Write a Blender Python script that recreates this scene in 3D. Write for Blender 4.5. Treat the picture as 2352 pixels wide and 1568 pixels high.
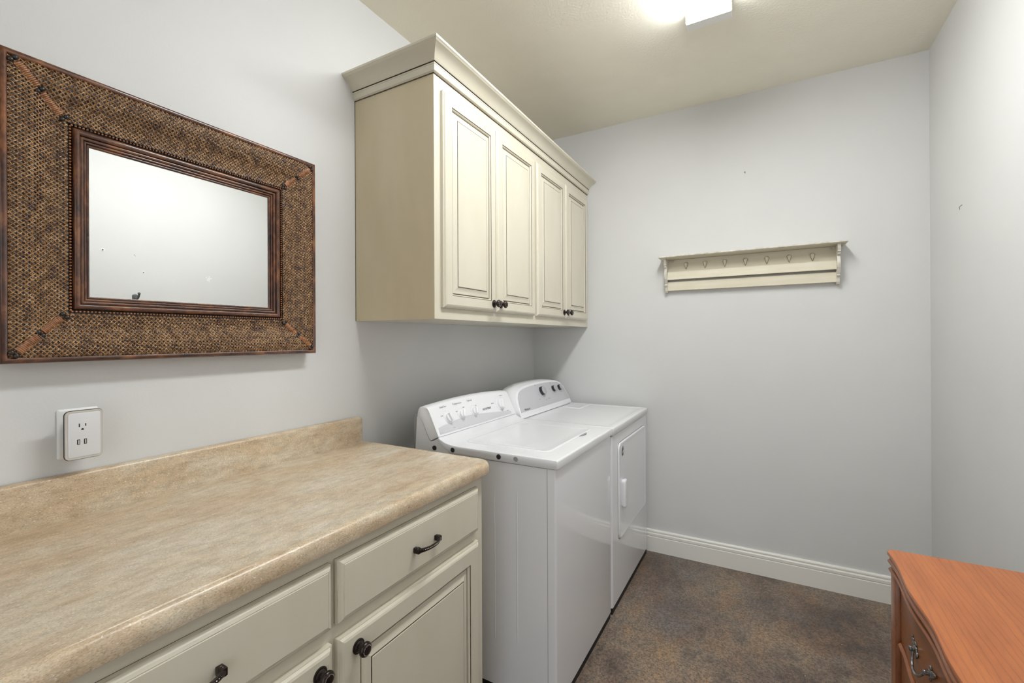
import bpy, bmesh, math, random
from mathutils import Vector, Matrix

# ------------------------------------------------------------------ reset
for o in list(bpy.data.objects):
    bpy.data.objects.remove(o, do_unlink=True)
scene = bpy.context.scene
COL = scene.collection
random.seed(7)
PI = math.pi

# ------------------------------------------------------------------ camera
def set_camera():
    yaw, pitch, roll = 0.5116709, 0.0008484, -0.0045624
    f_px = 1031.899
    fw = Vector((-math.sin(yaw)*math.cos(pitch), math.cos(yaw)*math.cos(pitch), math.sin(pitch)))
    r = Vector((math.cos(yaw), math.sin(yaw), 0))
    u = r.cross(fw)
    r2 = r*math.cos(roll) + u*math.sin(roll)
    u2 = -r*math.sin(roll) + u*math.cos(roll)
    cam = bpy.data.cameras.new('camera')
    ob = bpy.data.objects.new('camera', cam)
    COL.objects.link(ob)
    m = Matrix(((r2.x, u2.x, -fw.x, 1.454), (r2.y, u2.y, -fw.y, 0.0), (r2.z, u2.z, -fw.z, 1.34765), (0, 0, 0, 1)))
    ob.matrix_world = m
    cam.sensor_fit = 'HORIZONTAL'
    cam.sensor_width = 36.0
    cam.lens = 36.0*f_px/2352.0
    cam.shift_y = -8.9865/2352.0
    cam.clip_start = 0.02
    scene.camera = ob
set_camera()

# ------------------------------------------------------------------ world, exposure
w = bpy.data.worlds.new('world'); scene.world = w
w.use_nodes = True
w.node_tree.nodes['Background'].inputs[0].default_value = (0.93, 0.97, 1.0, 1)
w.node_tree.nodes['Background'].inputs[1].default_value = 1.7  # fill light entering through the added opening behind the viewer
vs = scene.view_settings
vs.view_transform = 'Standard'; vs.look = 'None'; vs.gamma = 1.0; vs.use_curve_mapping = False
vs.exposure = 0.05
LAMP_STRENGTH = 37.5          # emission of the fluorescent diffuser

# ------------------------------------------------------------------ room size
H = 2.7456; YB = 2.913; XR = 2.162; YF = -0.90

# ================================================================== materials
MATS = {}
def mat(name, color=(0.8, 0.8, 0.8), rough=0.5, metal=0.0, coat=0.0, spec=0.5,
        var=None, scale=8.0, detail=4.0, bump=0.0, bscale=200.0, stretch=None, emit=0.0, coat_r=0.08):
    """principled material; var = second colour mixed in by noise"""
    m = bpy.data.materials.new(name); m.use_nodes = True
    nt = m.node_tree; b = nt.nodes['Principled BSDF']
    b.inputs['Base Color'].default_value = (*color, 1)
    b.inputs['Roughness'].default_value = rough
    b.inputs['Metallic'].default_value = metal
    b.inputs['Coat Weight'].default_value = coat
    b.inputs['Coat Roughness'].default_value = coat_r
    b.inputs['Specular IOR Level'].default_value = spec
    tc = nt.nodes.new('ShaderNodeTexCoord')
    vec = tc.outputs['Object']
    if stretch:
        mp = nt.nodes.new('ShaderNodeMapping'); mp.inputs['Scale'].default_value = stretch
        nt.links.new(vec, mp.inputs['Vector']); vec = mp.outputs['Vector']
    if var:
        n = nt.nodes.new('ShaderNodeTexNoise'); n.inputs['Scale'].default_value = scale
        n.inputs['Detail'].default_value = detail
        nt.links.new(vec, n.inputs['Vector'])
        cr = nt.nodes.new('ShaderNodeValToRGB')
        cr.color_ramp.elements[0].position = 0.36; cr.color_ramp.elements[0].color = (*color, 1)
        cr.color_ramp.elements[1].position = 0.64; cr.color_ramp.elements[1].color = (*var, 1)
        nt.links.new(n.outputs['Fac'], cr.inputs['Fac'])
        nt.links.new(cr.outputs['Color'], b.inputs['Base Color'])
    if bump:
        n2 = nt.nodes.new('ShaderNodeTexNoise'); n2.inputs['Scale'].default_value = bscale
        n2.inputs['Detail'].default_value = 3.0
        nt.links.new(tc.outputs['Object'], n2.inputs['Vector'])
        bp = nt.nodes.new('ShaderNodeBump'); bp.inputs['Strength'].default_value = bump
        bp.inputs['Distance'].default_value = 0.002
        nt.links.new(n2.outputs['Fac'], bp.inputs['Height'])
        nt.links.new(bp.outputs['Normal'], b.inputs['Normal'])
    if emit:
        b.inputs['Emission Color'].default_value = (0.955, 0.985, 1.0, 1)
        b.inputs['Emission Strength'].default_value = emit
    MATS[name] = m
    return m

def node_chain(name):
    m = bpy.data.materials.new(name); m.use_nodes = True
    MATS[name] = m
    nt = m.node_tree
    tc = nt.nodes.new('ShaderNodeTexCoord')
    return m, nt, nt.nodes['Principled BSDF'], tc.outputs['Object']
def N(nt, typ, **kw):
    n = nt.nodes.new(typ)
    for k, v in kw.items():
        if hasattr(n, k) and not k[0].isupper(): setattr(n, k, v)
        else: n.inputs[k.replace('_', ' ')].default_value = v
    return n
def ramp(nt, src, stops):
    cr = nt.nodes.new('ShaderNodeValToRGB')
    e = cr.color_ramp.elements
    while len(e) < len(stops): e.new(0.5)
    for i, (p, c) in enumerate(stops):
        e[i].position = p; e[i].color = (*c, 1) if len(c) == 3 else c
    nt.links.new(src, cr.inputs['Fac'])
    return cr.outputs['Color']
def mapped(nt, vec, scale, rot=(0, 0, 0)):
    mp = nt.nodes.new('ShaderNodeMapping')
    mp.inputs['Scale'].default_value = scale; mp.inputs['Rotation'].default_value = rot
    nt.links.new(vec, mp.inputs['Vector']); return mp.outputs['Vector']
def mix(nt, fac, a, b, mode='MIX'):
    mx = nt.nodes.new('ShaderNodeMix'); mx.data_type = 'RGBA'; mx.blend_type = mode
    def put(sock, v):
        if hasattr(v, 'links'): nt.links.new(v, sock)
        else: sock.default_value = v if not isinstance(v, tuple) else (*v, 1)
    if hasattr(fac, 'links'): nt.links.new(fac, mx.inputs[0])
    else: mx.inputs[0].default_value = fac
    put(mx.inputs[6], a); put(mx.inputs[7], b)
    return mx.outputs[2]
def noise(nt, vec, scale, detail=4, rough=0.5, out='Fac'):
    n = nt.nodes.new('ShaderNodeTexNoise')
    n.inputs['Scale'].default_value = scale; n.inputs['Detail'].default_value = detail
    n.inputs['Roughness'].default_value = rough
    nt.links.new(vec, n.inputs['Vector']); return n.outputs[out]
def bump(nt, b, h, strength, dist=0.002):
    bp = nt.nodes.new('ShaderNodeBump'); bp.inputs['Strength'].default_value = strength
    bp.inputs['Distance'].default_value = dist
    nt.links.new(h, bp.inputs['Height']); nt.links.new(bp.outputs['Normal'], b.inputs['Normal'])

mat('wall_paint', (0.69, 0.69, 0.682), 0.55, spec=0.3, var=(0.705, 0.705, 0.697), scale=3, bump=0.10, bscale=170)
mat('ceiling_paint', (0.89, 0.85, 0.735), 0.75, spec=0.2, var=(0.91, 0.87, 0.755), scale=6, bump=0.7, bscale=95)
mat('trim_paint', (0.86, 0.845, 0.79), 0.35)
mat('cabinet_paint', (0.660, 0.612, 0.490), 0.36, var=(0.680, 0.638, 0.525), scale=3.0, stretch=(3, 3, 1.0), coat=0.15)
mat('cabinet_paint_shaded', (0.60, 0.515, 0.345), 0.42, var=(0.645, 0.56, 0.39), scale=2.0, stretch=(4, 4, 1.2))  # cabinet paint with the near side's warm shade put into its colour
mat('glaze', (0.05, 0.032, 0.018), 0.6, var=(0.12, 0.085, 0.05), scale=60)
mat('glaze_soft', (0.42, 0.36, 0.26), 0.5, var=(0.66, 0.61, 0.49), scale=18)
mat('bronze', (0.030, 0.024, 0.022), 0.28, metal=0.75, var=(0.055, 0.04, 0.034), scale=90)
mat('bronze_bright', (0.42, 0.37, 0.33), 0.22, metal=0.9)
mat('appliance_white', (0.84, 0.845, 0.87), 0.35, coat=1.0, spec=0.4, coat_r=0.025)
mat('appliance_top', (0.83, 0.835, 0.855), 0.26, coat=0.4)
mat('appliance_seam', (0.30, 0.30, 0.30), 0.6)
mat('plastic_white', (0.84, 0.845, 0.86), 0.30)
mat('plastic_grey', (0.56, 0.56, 0.585), 0.36)
mat('plastic_swoosh', (0.63, 0.63, 0.655), 0.34)
mat('plastic_dark', (0.028, 0.03, 0.036), 0.3)
mat('silver', (0.52, 0.52, 0.53), 0.35, metal=0.35)
mat('metal_grey', (0.42, 0.42, 0.42), 0.45, metal=0.4)
mat('print_grey', (0.46, 0.46, 0.48), 0.6)
mat('print_dark', (0.12, 0.12, 0.13), 0.6)
mat('black_base', (0.012, 0.011, 0.010), 0.7)
mat('mirror_glass', (0.80, 0.81, 0.80), 0.0, metal=1.0)
mat('outlet_white', (0.82, 0.82, 0.80), 0.35)
mat('outlet_face', (0.74, 0.74, 0.76), 0.35)
mat('outlet_rim', (0.58, 0.55, 0.51), 0.3)
mat('outlet_dark', (0.03, 0.026, 0.022), 0.5)
mat('rack_paint', (0.67, 0.615, 0.475), 0.55, var=(0.72, 0.67, 0.54), scale=4, stretch=(1, 6, 12))
mat('rack_edge', (0.78, 0.75, 0.68), 0.55, var=(0.55, 0.50, 0.42), scale=30)
mat('peg_outline_brown', (0.20, 0.155, 0.085), 0.6)
mat('hook_grey', (0.13, 0.135, 0.14), 0.4, metal=0.5)
mat('spackle', (0.85, 0.84, 0.81), 0.8)
mat('pencil', (0.10, 0.09, 0.085), 0.8)
mat('fixture_white', (0.85, 0.85, 0.84), 0.4)
mat('diffuser', (0.9, 0.9, 0.9), 0.5, emit=LAMP_STRENGTH)
mat('strap', (0.20, 0.075, 0.030), 0.36, var=(0.42, 0.19, 0.080), scale=150)
mat('stud', (0.055, 0.05, 0.048), 0.3, metal=0.7)
mat('weave_back', (0.035, 0.026, 0.022), 0.35, var=(0.11, 0.095, 0.09), scale=60)

def make_frame_wood():
    m, nt, b, v = node_chain('frame_wood')
    f = noise(nt, mapped(nt, v, (30, 5, 5)), 3.0, 6, 0.6)
    col = ramp(nt, f, [(0.3, (0.028, 0.012, 0.009)), (0.5, (0.095, 0.034, 0.017)), (0.7, (0.27, 0.105, 0.038))])
    nt.links.new(col, b.inputs['Base Color'])
    b.inputs['Roughness'].default_value = 0.24; b.inputs['Coat Weight'].default_value = 0.4
make_frame_wood()
def make_weave():
    m, nt, b, v = node_chain('cane')
    f = noise(nt, v, 55, 3)
    g = noise(nt, v, 900, 2)
    c1 = ramp(nt, f, [(0.30, (0.12, 0.048, 0.016)), (0.48, (0.30, 0.155, 0.052)), (0.72, (0.52, 0.32, 0.15))])
    c2 = ramp(nt, g, [(0.35, (0.35, 0.29, 0.26)), (0.62, (1.15, 1.1, 1.05))])
    nt.links.new(mix(nt, 1.0, c1, c2, 'MULTIPLY'), b.inputs['Base Color'])
    b.inputs['Roughness'].default_value = 0.30; b.inputs['Coat Weight'].default_value = 0.4
make_weave()
def make_counter():
    m, nt, b, v = node_chain('laminate')
    big = noise(nt, mapped(nt, v, (2.4, 1.0, 2.4)), 5.0, 6, 0.65)
    c = ramp(nt, big, [(0.30, (0.53, 0.395, 0.255)), (0.45, (0.60, 0.475, 0.33)), (0.55, (0.63, 0.54, 0.405)), (0.70, (0.70, 0.625, 0.52))])
    mid = noise(nt, mapped(nt, v, (1.4, .6, 1.4)), 40, 6, 0.7)
    c = mix(nt, 0.6, c, ramp(nt, mid, [(0.34, (0.66, 0.60, 0.52)), (0.5, (1.0, 0.99, 0.97)), (0.66, (1.22, 1.2, 1.17))]), 'MULTIPLY')
    fine = noise(nt, mapped(nt, v, (1.5, .7, 1.5)), 380, 3, 0.6)
    c = mix(nt, 0.7, c, ramp(nt, fine, [(0.34, (0.60, 0.54, 0.46)), (0.47, (1, 1, 1)), (0.56, (1, 1, 1)), (0.68, (1.35, 1.34, 1.3))]), 'MULTIPLY')
    def flecks(scale, lo, hi, col, amt, c, det=2):
        n = noise(nt, mapped(nt, v, (1.3, .75, 1.3)), scale, det, 0.5)
        return mix(nt, ramp(nt, n, [(lo, (0, 0, 0)), (hi, (amt, amt, amt))]), c, col)
    c = flecks(210, 0.66, 0.70, (0.82, 0.77, 0.69), 0.8, c)
    c = flecks(151, 0.685, 0.72, (0.22, 0.17, 0.12), 0.45, c)
    c = flecks(97, 0.69, 0.72, (0.30, 0.23, 0.16), 0.35, c)
    c = flecks(333, 0.64, 0.69, (0.40, 0.30, 0.20), 0.4, c)
    nt.links.new(c, b.inputs['Base Color'])
    b.inputs['Roughness'].default_value = 0.36
    b.inputs['Coat Weight'].default_value = 0.35; b.inputs['Coat Roughness'].default_value = 0.22
    bump(nt, b, fine, 0.06, 0.0006)
make_counter()
def make_floor():
    m, nt, b, v = node_chain('stained_concrete')
    big = noise(nt, v, 2.6, 6, 0.62)
    c = ramp(nt, big, [(0.30, (0.075, 0.058, 0.050)), (0.44, (0.135, 0.100, 0.078)), (0.56, (0.185, 0.145, 0.112)), (0.72, (0.23, 0.175, 0.125))])
    n2 = noise(nt, mapped(nt, v, (1.6, 0.8, 1)), 6.0, 6, 0.65)
    c = mix(nt, 0.9, c, ramp(nt, n2, [(0.33, (0.58, 0.57, 0.60)), (0.48, (1, 1, 1)), (0.66, (1.28, 1.10, 0.90))]), 'MULTIPLY')
    hue = noise(nt, v, 3.7, 4)
    c = mix(nt, ramp(nt, hue, [(0.50, (0, 0, 0)), (0.68, (0.65, 0.65, 0.65))]), c, (0.150, 0.138, 0.132))
    fine = noise(nt, v, 125, 6, 0.8)
    c = mix(nt, 0.9, c, ramp(nt, fine, [(0.38, (0.36, 0.34, 0.33)), (0.48, (0.95, 0.95, 0.95)), (0.60, (1.9, 1.8, 1.66))]), 'MULTIPLY')
    vo = nt.nodes.new('ShaderNodeTexVoronoi'); vo.inputs['Scale'].default_value = 26
    nt.links.new(v, vo.inputs['Vector'])
    sp = ramp(nt, vo.outputs['Distance'], [(0.0, (1, 1, 1)), (0.045, (0.9, 0.9, 0.9)), (0.07, (0, 0, 0))])
    k = mix(nt, 1.0, sp, ramp(nt, noise(nt, v, 11, 2), [(0.62, (0, 0, 0)), (0.65, (1, 1, 1))]), 'MULTIPLY')
    c = mix(nt, k, c, (0.6, 0.58, 0.54))
    nt.links.new(c, b.inputs['Base Color'])
    b.inputs['Roughness'].default_value = 0.40
    bump(nt, b, fine, 0.06, 0.001)
make_floor()
def make_cherry(name, dark=1.0, rough=0.34):
    m, nt, b, v = node_chain(name)
    vv = mapped(nt, v, (9, 1.1, 9))
    d = noise(nt, vv, 2.2, 5, 0.6)
    wv = nt.nodes.new('ShaderNodeTexWave'); wv.wave_type = 'BANDS'; wv.bands_direction = 'X'
    wv.inputs['Scale'].default_value = 1.7; wv.inputs['Distortion'].default_value = 9.0
    wv.inputs['Detail'].default_value = 3.0; wv.inputs['Detail Scale'].default_value = 0.7
    nt.links.new(mapped(nt, v, (14, 1.5, 14)), wv.inputs['Vector'])
    c = ramp(nt, d, [(0.30, (0.37*dark, 0.108*dark, 0.028*dark)), (0.5, (0.45*dark, 0.138*dark, 0.036*dark)), (0.72, (0.51*dark, 0.168*dark, 0.044*dark))])
    c = mix(nt, 0.5, c, ramp(nt, wv.outputs['Fac'], [(0.0, (0.66, 0.58, 0.52)), (0.13, (1, 1, 1)), (1.0, (1.06, 1.05, 1.04))]), 'MULTIPLY')
    st = noise(nt, mapped(nt, v, (160, 9, 160)), 3, 3)
    c = mix(nt, 0.35, c, ramp(nt, st, [(0.36, (0.72, 0.66, 0.62)), (0.52, (1, 1, 1))]), 'MULTIPLY')
    nt.links.new(c, b.inputs['Base Color'])
    b.inputs['Roughness'].default_value = rough
    b.inputs['Coat Weight'].default_value = 0.15
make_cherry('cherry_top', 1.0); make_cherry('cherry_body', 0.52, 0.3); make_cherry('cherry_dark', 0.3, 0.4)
mat('pewter', (0.11, 0.105, 0.10), 0.35, metal=0.85, var=(0.32, 0.31, 0.30), scale=140)

# ================================================================== mesh helpers
ORIGIN = {}
def link(name, me, parent=None, origin=None):
    o = bpy.data.objects.new(name, me); COL.objects.link(o)
    if parent is not None:
        o.parent = parent; ORIGIN[o.name] = ORIGIN[parent.name]
    else:
        o.location = origin if origin is not None else (0, 0, 0)
        ORIGIN[o.name] = Vector(o.location)
    return o
def obj(name, bm, mats, parent=None, origin=None, smooth=35, kind=None, label=None):
    """bmesh in world coordinates -> one object"""
    if isinstance(mats, str): mats = [mats]
    if parent is not None: org = ORIGIN[parent.name]
    else:
        if origin is None:
            xs = [v.co for v in bm.verts]
            origin = Vector(((min(c.x for c in xs)+max(c.x for c in xs))/2, (min(c.y for c in xs)+max(c.y for c in xs))/2, min(c.z for c in xs)))
        org = Vector(origin)
    bmesh.ops.recalc_face_normals(bm, faces=bm.faces[:])
    bmesh.ops.translate(bm, verts=bm.verts[:], vec=-org)
    me = bpy.data.meshes.new(name); bm.to_mesh(me); bm.free()
    for mm in mats: me.materials.append(MATS[mm])
    if smooth:
        me.shade_smooth(); me.set_sharp_from_angle(angle=math.radians(smooth))
    o = link(name, me, parent, org)
    if kind: o['kind'] = kind
    if label: o['label'] = label
    return o
def thing(name, label, cat, loc, group=None):
    o = bpy.data.objects.new(name, None); COL.objects.link(o)
    o.location = loc; o.empty_display_size = 0.05
    ORIGIN[o.name] = Vector(loc)
    o['label'] = label; o['category'] = cat
    if group: o['group'] = group
    return o
def tag(o, label, cat, group=None):
    o['label'] = label; o['category'] = cat
    if group: o['group'] = group
    return o
def struct(name, bm, mats, label, cat, **kw):
    o = obj(name, bm, mats, **kw); o['kind'] = 'structure'; o['label'] = label; o['category'] = cat
    return o

def box(bm, x0, x1, y0, y1, z0, z1, bev=0.0, seg=2, mi=0, edges=None):
    vs_ = [bm.verts.new(p) for p in ((x0, y0, z0), (x1, y0, z0), (x1, y1, z0), (x0, y1, z0), (x0, y0, z1), (x1, y0, z1), (x1, y1, z1), (x0, y1, z1))]
    fs = []
    for q in ((0, 3, 2, 1), (4, 5, 6, 7), (0, 1, 5, 4), (1, 2, 6, 5), (2, 3, 7, 6), (3, 0, 4, 7)):
        f = bm.faces.new([vs_[i] for i in q]); f.material_index = mi; fs.append(f)
    if bev > 0:
        es = list({e for f in fs for e in f.edges})
        if edges: es = [e for e in es if edges(e)]
        r = bmesh.ops.bevel(bm, geom=es, offset=bev, segments=seg, profile=0.5, affect='EDGES', clamp_overlap=True)
        for f in r['faces']: f.material_index = mi
def newbox(*a, **k):
    bm = bmesh.new(); box(bm, *a, **k); return bm
def loops(bm, rings, cap0=False, cap1=False, mis=None, close=True):
    """bridge successive vertex rings (lists of points)"""
    vr = [[bm.verts.new(p) for p in r] for r in rings]
    n = len(vr[0])
    for i in range(len(vr)-1):
        a, b = vr[i], vr[i+1]
        for j in range(n if close else n-1):
            k = (j+1) % n
            f = bm.faces.new((a[j], a[k], b[k], b[j]))
            if mis: f.material_index = mis[i]
    if cap0: f = bm.faces.new(vr[0][::-1]); f.material_index = mis[0] if mis else 0
    if cap1: f = bm.faces.new(vr[-1]); f.material_index = mis[-1] if mis else 0
    return vr
def extrude_y(bm, prof, y0, y1, mi=0, bev=0.0):
    """xz polygon extruded along y"""
    loops(bm, [[(x, y0, z) for x, z in prof], [(x, y1, z) for x, z in prof]], True, True)
def frame_of(axis):
    a = Vector(axis).normalized()
    t = Vector((0, 0, 1)) if abs(a.z) < 0.9 else Vector((1, 0, 0))
    u = t.cross(a).normalized(); v = a.cross(u).normalized()
    return a, u, v
def lathe(bm, center, axis, prof, seg=20, mi=0, cap=True, sx=1.0):
    """prof: list of (radius, distance along axis)"""
    a, u, v = frame_of(axis); c = Vector(center)
    rings = [[c + a*d + (u*math.cos(2*PI*i/seg)*sx + v*math.sin(2*PI*i/seg))*r for i in range(seg)] for r, d in prof]
    vr = loops(bm, rings, cap, cap, [mi]*len(rings))
def tube(bm, pts, radii, seg=8, mi=0, flat=1.0, side=None):
    """sweep a circle along points"""
    n = len(pts); P = [Vector(p) for p in pts]
    if not hasattr(radii, '__len__'): radii = [radii]*n
    rings = []
    prev = None
    for i in range(n):
        d = (P[min(i+1, n-1)] - P[max(i-1, 0)]).normalized()
        if prev is None:
            ref = Vector(side) if side else (Vector((0, 0, 1)) if abs(d.z) < 0.9 else Vector((1, 0, 0)))
        else: ref = prev
        u = (ref - d*ref.dot(d)).normalized(); prev = u
        v = d.cross(u)
        rings.append([P[i] + u*math.cos(2*PI*k/seg)*radii[i] + v*math.sin(2*PI*k/seg)*radii[i]*flat for k in range(seg)])
    loops(bm, rings, True, True, [mi]*n)
def ball(bm, c, r, mi=0, sub=1, scale=(1, 1, 1)):
    m = Matrix.Translation(c) @ Matrix.Diagonal((*[s*r for s in scale], 1))
    res = bmesh.ops.create_icosphere(bm, subdivisions=sub, radius=1.0, matrix=m)
    for v in res['verts']:
        for f in v.link_faces: f.material_index = mi
def rrect(y0, y1, z0, z1, r, n=5, ins=0.0):
    """rounded rectangle in yz, counter-clockwise"""
    y0 += ins; y1 -= ins; z0 += ins; z1 -= ins; r = max(r-ins, 0.0005)
    out = []
    for cy, cz, a0 in ((y1-r, z0+r, -PI/2), (y1-r, z1-r, 0), (y0+r, z1-r, PI/2), (y0+r, z0+r, PI)):
        for k in range(n+1):
            a = a0 + PI/2*k/n
            out.append((cy+r*math.cos(a), cz+r*math.sin(a)))
    return out
def text_mesh(name, txt, size, right, up, pos, matname, parent, depth=0.0004, align='CENTER'):
    cu = bpy.data.curves.new('lettering', 'FONT'); cu.body = txt; cu.size = size; cu.extrude = depth
    cu.align_x = align; cu.resolution_u = 3
    to = bpy.data.objects.new('lettering', cu); COL.objects.link(to)
    bpy.context.view_layer.update()
    me = bpy.data.meshes.new_from_object(to.evaluated_get(bpy.context.evaluated_depsgraph_get()))
    bpy.data.objects.remove(to, do_unlink=True); bpy.data.curves.remove(cu)
    R = Vector(right).normalized(); U = Vector(up).normalized(); Nn = R.cross(U)
    m = Matrix(((R.x, U.x, Nn.x, pos[0]), (R.y, U.y, Nn.y, pos[1]), (R.z, U.z, Nn.z, pos[2]), (0, 0, 0, 1)))
    me.transform(Matrix.Translation(-ORIGIN[parent.name]) @ m)
    me.materials.clear(); me.materials.append(MATS[matname])
    return link(name, me, parent)

# ================================================================== the room
T = 0.12
def slab(name, x0, x1, y0, y1, z0, z1, m, label, cat): return struct(name, newbox(x0, x1, y0, y1, z0, z1), m, label, cat, smooth=0)
slab('floor', -T, XR+T, YF-3.0, YB+T, -0.10, 0.0, 'stained_concrete', 'brown mottled stained concrete floor', 'floor')  # runs past the added opening to block light from below
slab('ceiling', -T, XR+T, YF-T, YB+T, H, H+0.10, 'ceiling_paint', 'cream textured ceiling', 'ceiling')
slab('wall_left', -T, 0, YF-T, YB+T, 0, H, 'wall_paint', 'light grey wall behind mirror and cabinets', 'wall')
slab('wall_back', 0, XR, YB, YB+T, 0, H, 'wall_paint', 'light grey wall with the peg rack', 'wall')
slab('wall_right', XR, XR+T, YF-T, YB+T, 0, H, 'wall_paint', 'light grey wall on the right behind dresser', 'wall')
bm = bmesh.new()          # unseen wall behind the viewer; opening invented to let fill light in
OX0, OX1, OZ = 0.72, 2.02, 2.34
box(bm, 0, OX0, YF-T, YF, 0, H); box(bm, OX1, XR, YF-T, YF, 0, H); box(bm, OX0, OX1, YF-T, YF, OZ, H)
struct('wall_front', bm, 'wall_paint', 'light grey wall behind the viewer with an added opening for fill light', 'wall', smooth=0)
bm = bmesh.new()
box(bm, OX0-0.07, OX0, YF, YF+0.018, 0, OZ+0.07); box(bm, OX1, OX1+0.07, YF, YF+0.018, 0, OZ+0.07); box(bm, OX0, OX1, YF, YF+0.018, OZ, OZ+0.07)
struct('trim_1', bm, 'trim_paint', 'off-white casing round the added light opening behind the viewer', 'trim', smooth=0)

def bb_profile():   # (out from wall, height)
    return [(0, 0), (0.016, 0), (0.016, 0.092), (0.0125, 0.0945), (0.0125, 0.0965), (0.0155, 0.100), (0.0155, 0.112), (0.0125, 0.117), (0.0105, 0.1185), (0.0105, 0.121), (0.0125, 0.123), (0.0120, 0.130), (0.0085, 0.1345), (0, 0.136)]
bm = bmesh.new()
loops(bm, [[(x, YB-p, z) for p, z in bb_profile()] for x in (0.0, XR)], True, True)
struct('baseboard_back', bm, 'trim_paint', 'off-white moulded baseboard along the peg rack wall', 'baseboard', smooth=25)
bm = bmesh.new()
loops(bm, [[(XR-p, y, z) for p, z in bb_profile()] for y in (YF, YB-0.016)], True, True)
struct('baseboard_right', bm, 'trim_paint', 'off-white moulded baseboard behind dresser', 'baseboard', smooth=25)

# ================================================================== ceiling light
lt = thing('ceiling_light', 'white fluorescent wraparound ceiling light, glowing', 'light', (1.255, 1.48, H))
LY0, LY1 = 0.86, 2.093
LZ = H-0.058
prof = [(1.171, H-0.010), (1.1695, LZ+0.012), (1.1715, LZ+0.005), (1.177, LZ+0.001), (1.20, LZ), (1.255, LZ-0.001), (1.31, LZ), (1.333, LZ+0.001), (1.3385, LZ+0.005), (1.3405, LZ+0.012), (1.339, H-0.010)]
bm = bmesh.new()
loops(bm, [[(x, y, z) for x, z in prof] for y in (LY0+0.02, LY1-0.02)], True, True)
obj('diffuser', bm, 'diffuser', lt, smooth=40)
obj('housing', newbox(1.195, 1.315, LY0+0.01, LY1-0.01, H-0.012, H), 'fixture_white', lt)
for ya, yb in ((LY1-0.045, LY1), (LY0, LY0+0.045)):
    bm = bmesh.new()
    pr = [(1.1665, H), (1.1665, LZ+0.001), (1.169, LZ-0.003), (1.341, LZ-0.003), (1.3435, LZ+0.001), (1.3435, H)]
    loops(bm, [[(x, y, z) for x, z in pr] for y in (ya, yb)], True, True)
    obj('end_cap', bm, 'fixture_white', lt, smooth=40)

# ================================================================== cabinet parts
def panel_ring(y0, y1, z0, z1, ins, x):
    return [(x, y0+ins, z0+ins), (x, y1-ins, z0+ins), (x, y1-ins, z1-ins), (x, y0+ins, z1-ins)]
def cabinet_door(parent, x0, y0, y1, z0, z1, stile=0.052):
    """door with moulded edge; the raised panel is a sub-part"""
    s = stile
    prof = [(0, 0.0, 0), (0, 0.0115, 0), (0.0025, 0.0125, 2), (0.0035, 0.0125, 0), (0.008, 0.0175, 0), (0.013, 0.0195, 0), (0.0145, 0.0195, 0), (s-0.006, 0.0195, 1), (s-0.0042, 0.0180, 1), (s-0.0032, 0.0180, 0), (s+0.0005, 0.0145, 0), (s+0.0015, 0.0090, 1), (s+0.012, 0.0085, 1)]
    bm = bmesh.new()
    loops(bm, [panel_ring(y0, y1, z0, z1, i, x0+d) for i, d, m_ in prof], True, False, [p[2] for p in prof[:-1]])
    d = obj('door', bm, ['cabinet_paint', 'glaze', 'glaze_soft'], parent, smooth=20)
    prof = [(s+0.0048, 0.0085, 0), (s+0.0052, 0.0108, 0), (s+0.0065, 0.0116, 0), (s+0.014, 0.0122, 0), (s+0.023, 0.0145, 0), (s+0.0295, 0.0172, 1), (s+0.0316, 0.0172, 1), (s+0.0322, 0.0182, 0), (s+0.034, 0.0192, 0)]
    bm = bmesh.new()
    loops(bm, [panel_ring(y0, y1, z0, z1, i, x0+dd) for i, dd, m_ in prof], True, True, [p[2] for p in prof[:-1]] + [0])
    obj('panel', bm, ['cabinet_paint', 'glaze'], d, smooth=20)
    return d
def knob(parent, x0, y, z, s=1.0):
    bm = bmesh.new()
    lathe(bm, (x0, y, z), (1, 0, 0), [(0.0168*s, 0), (0.0170*s, 0.0018), (0.0150*s, 0.0032), (0.0125*s, 0.0034), (0.0110*s, 0.0050), (0.0065*s, 0.0072), (0.0054*s, 0.0110), (0.0064*s, 0.0150), (0.0120*s, 0.0172), (0.0163*s, 0.0212), (0.0168*s, 0.0246), (0.0150*s, 0.0284), (0.0124*s, 0.0302), (0.0118*s, 0.0297), (0.0100*s, 0.0297), (0.0092*s, 0.0310), (0.0050*s, 0.0318)], 24)
    for k in range(26):
        a = 2*PI*k/26
        ball(bm, (x0+0.0303, y+0.0109*s*math.cos(a), z+0.0109*s*math.sin(a)), 0.00125*s, 1, 1)
    return obj('knob', bm, ['bronze', 'bronze_bright'], parent, label='dark bronze knob with beaded ring')
def bar_pull(parent, x0, y, z, half=0.047):
    bm = bmesh.new()
    n = 18; pts = []; rad = []
    for k in range(n+1):
        t = -1+2*k/n
        pts.append((x0+0.0125+0.0165*(1-abs(t)**2.4), y+t*half, z+0.001))
        rad.append(0.0052+0.0022*abs(t)**3)
    tube(bm, pts, rad, 10, flat=0.72, side=(0, 0, 1))
    for sgn in (-1, 1):
        yy = y+sgn*(half-0.003)
        box(bm, x0, x0+0.019, yy-0.0062, yy+0.0062, z-0.0065, z+0.0085, 0.002, 2)
        lathe(bm, (x0+0.0115, yy, z+0.0082), (0, 0, 1), [(0.0052, 0), (0.0052, 0.0008), (0.0038, 0.0012), (0.0030, 0.0006), (0.0018, 0.0016)], 12)
    for k in range(1, 17):
        t = -0.86+1.72*k/17
        ball(bm, (x0+0.0125+0.0165*(1-abs(t)**2.4)+0.0036, y+t*half, z+0.0022), 0.0013, 1, 1, (1, 1.4, 1))
    return obj('pull', bm, ['bronze', 'bronze_bright'], parent, label='dark bronze arched pull with beaded edge')

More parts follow.
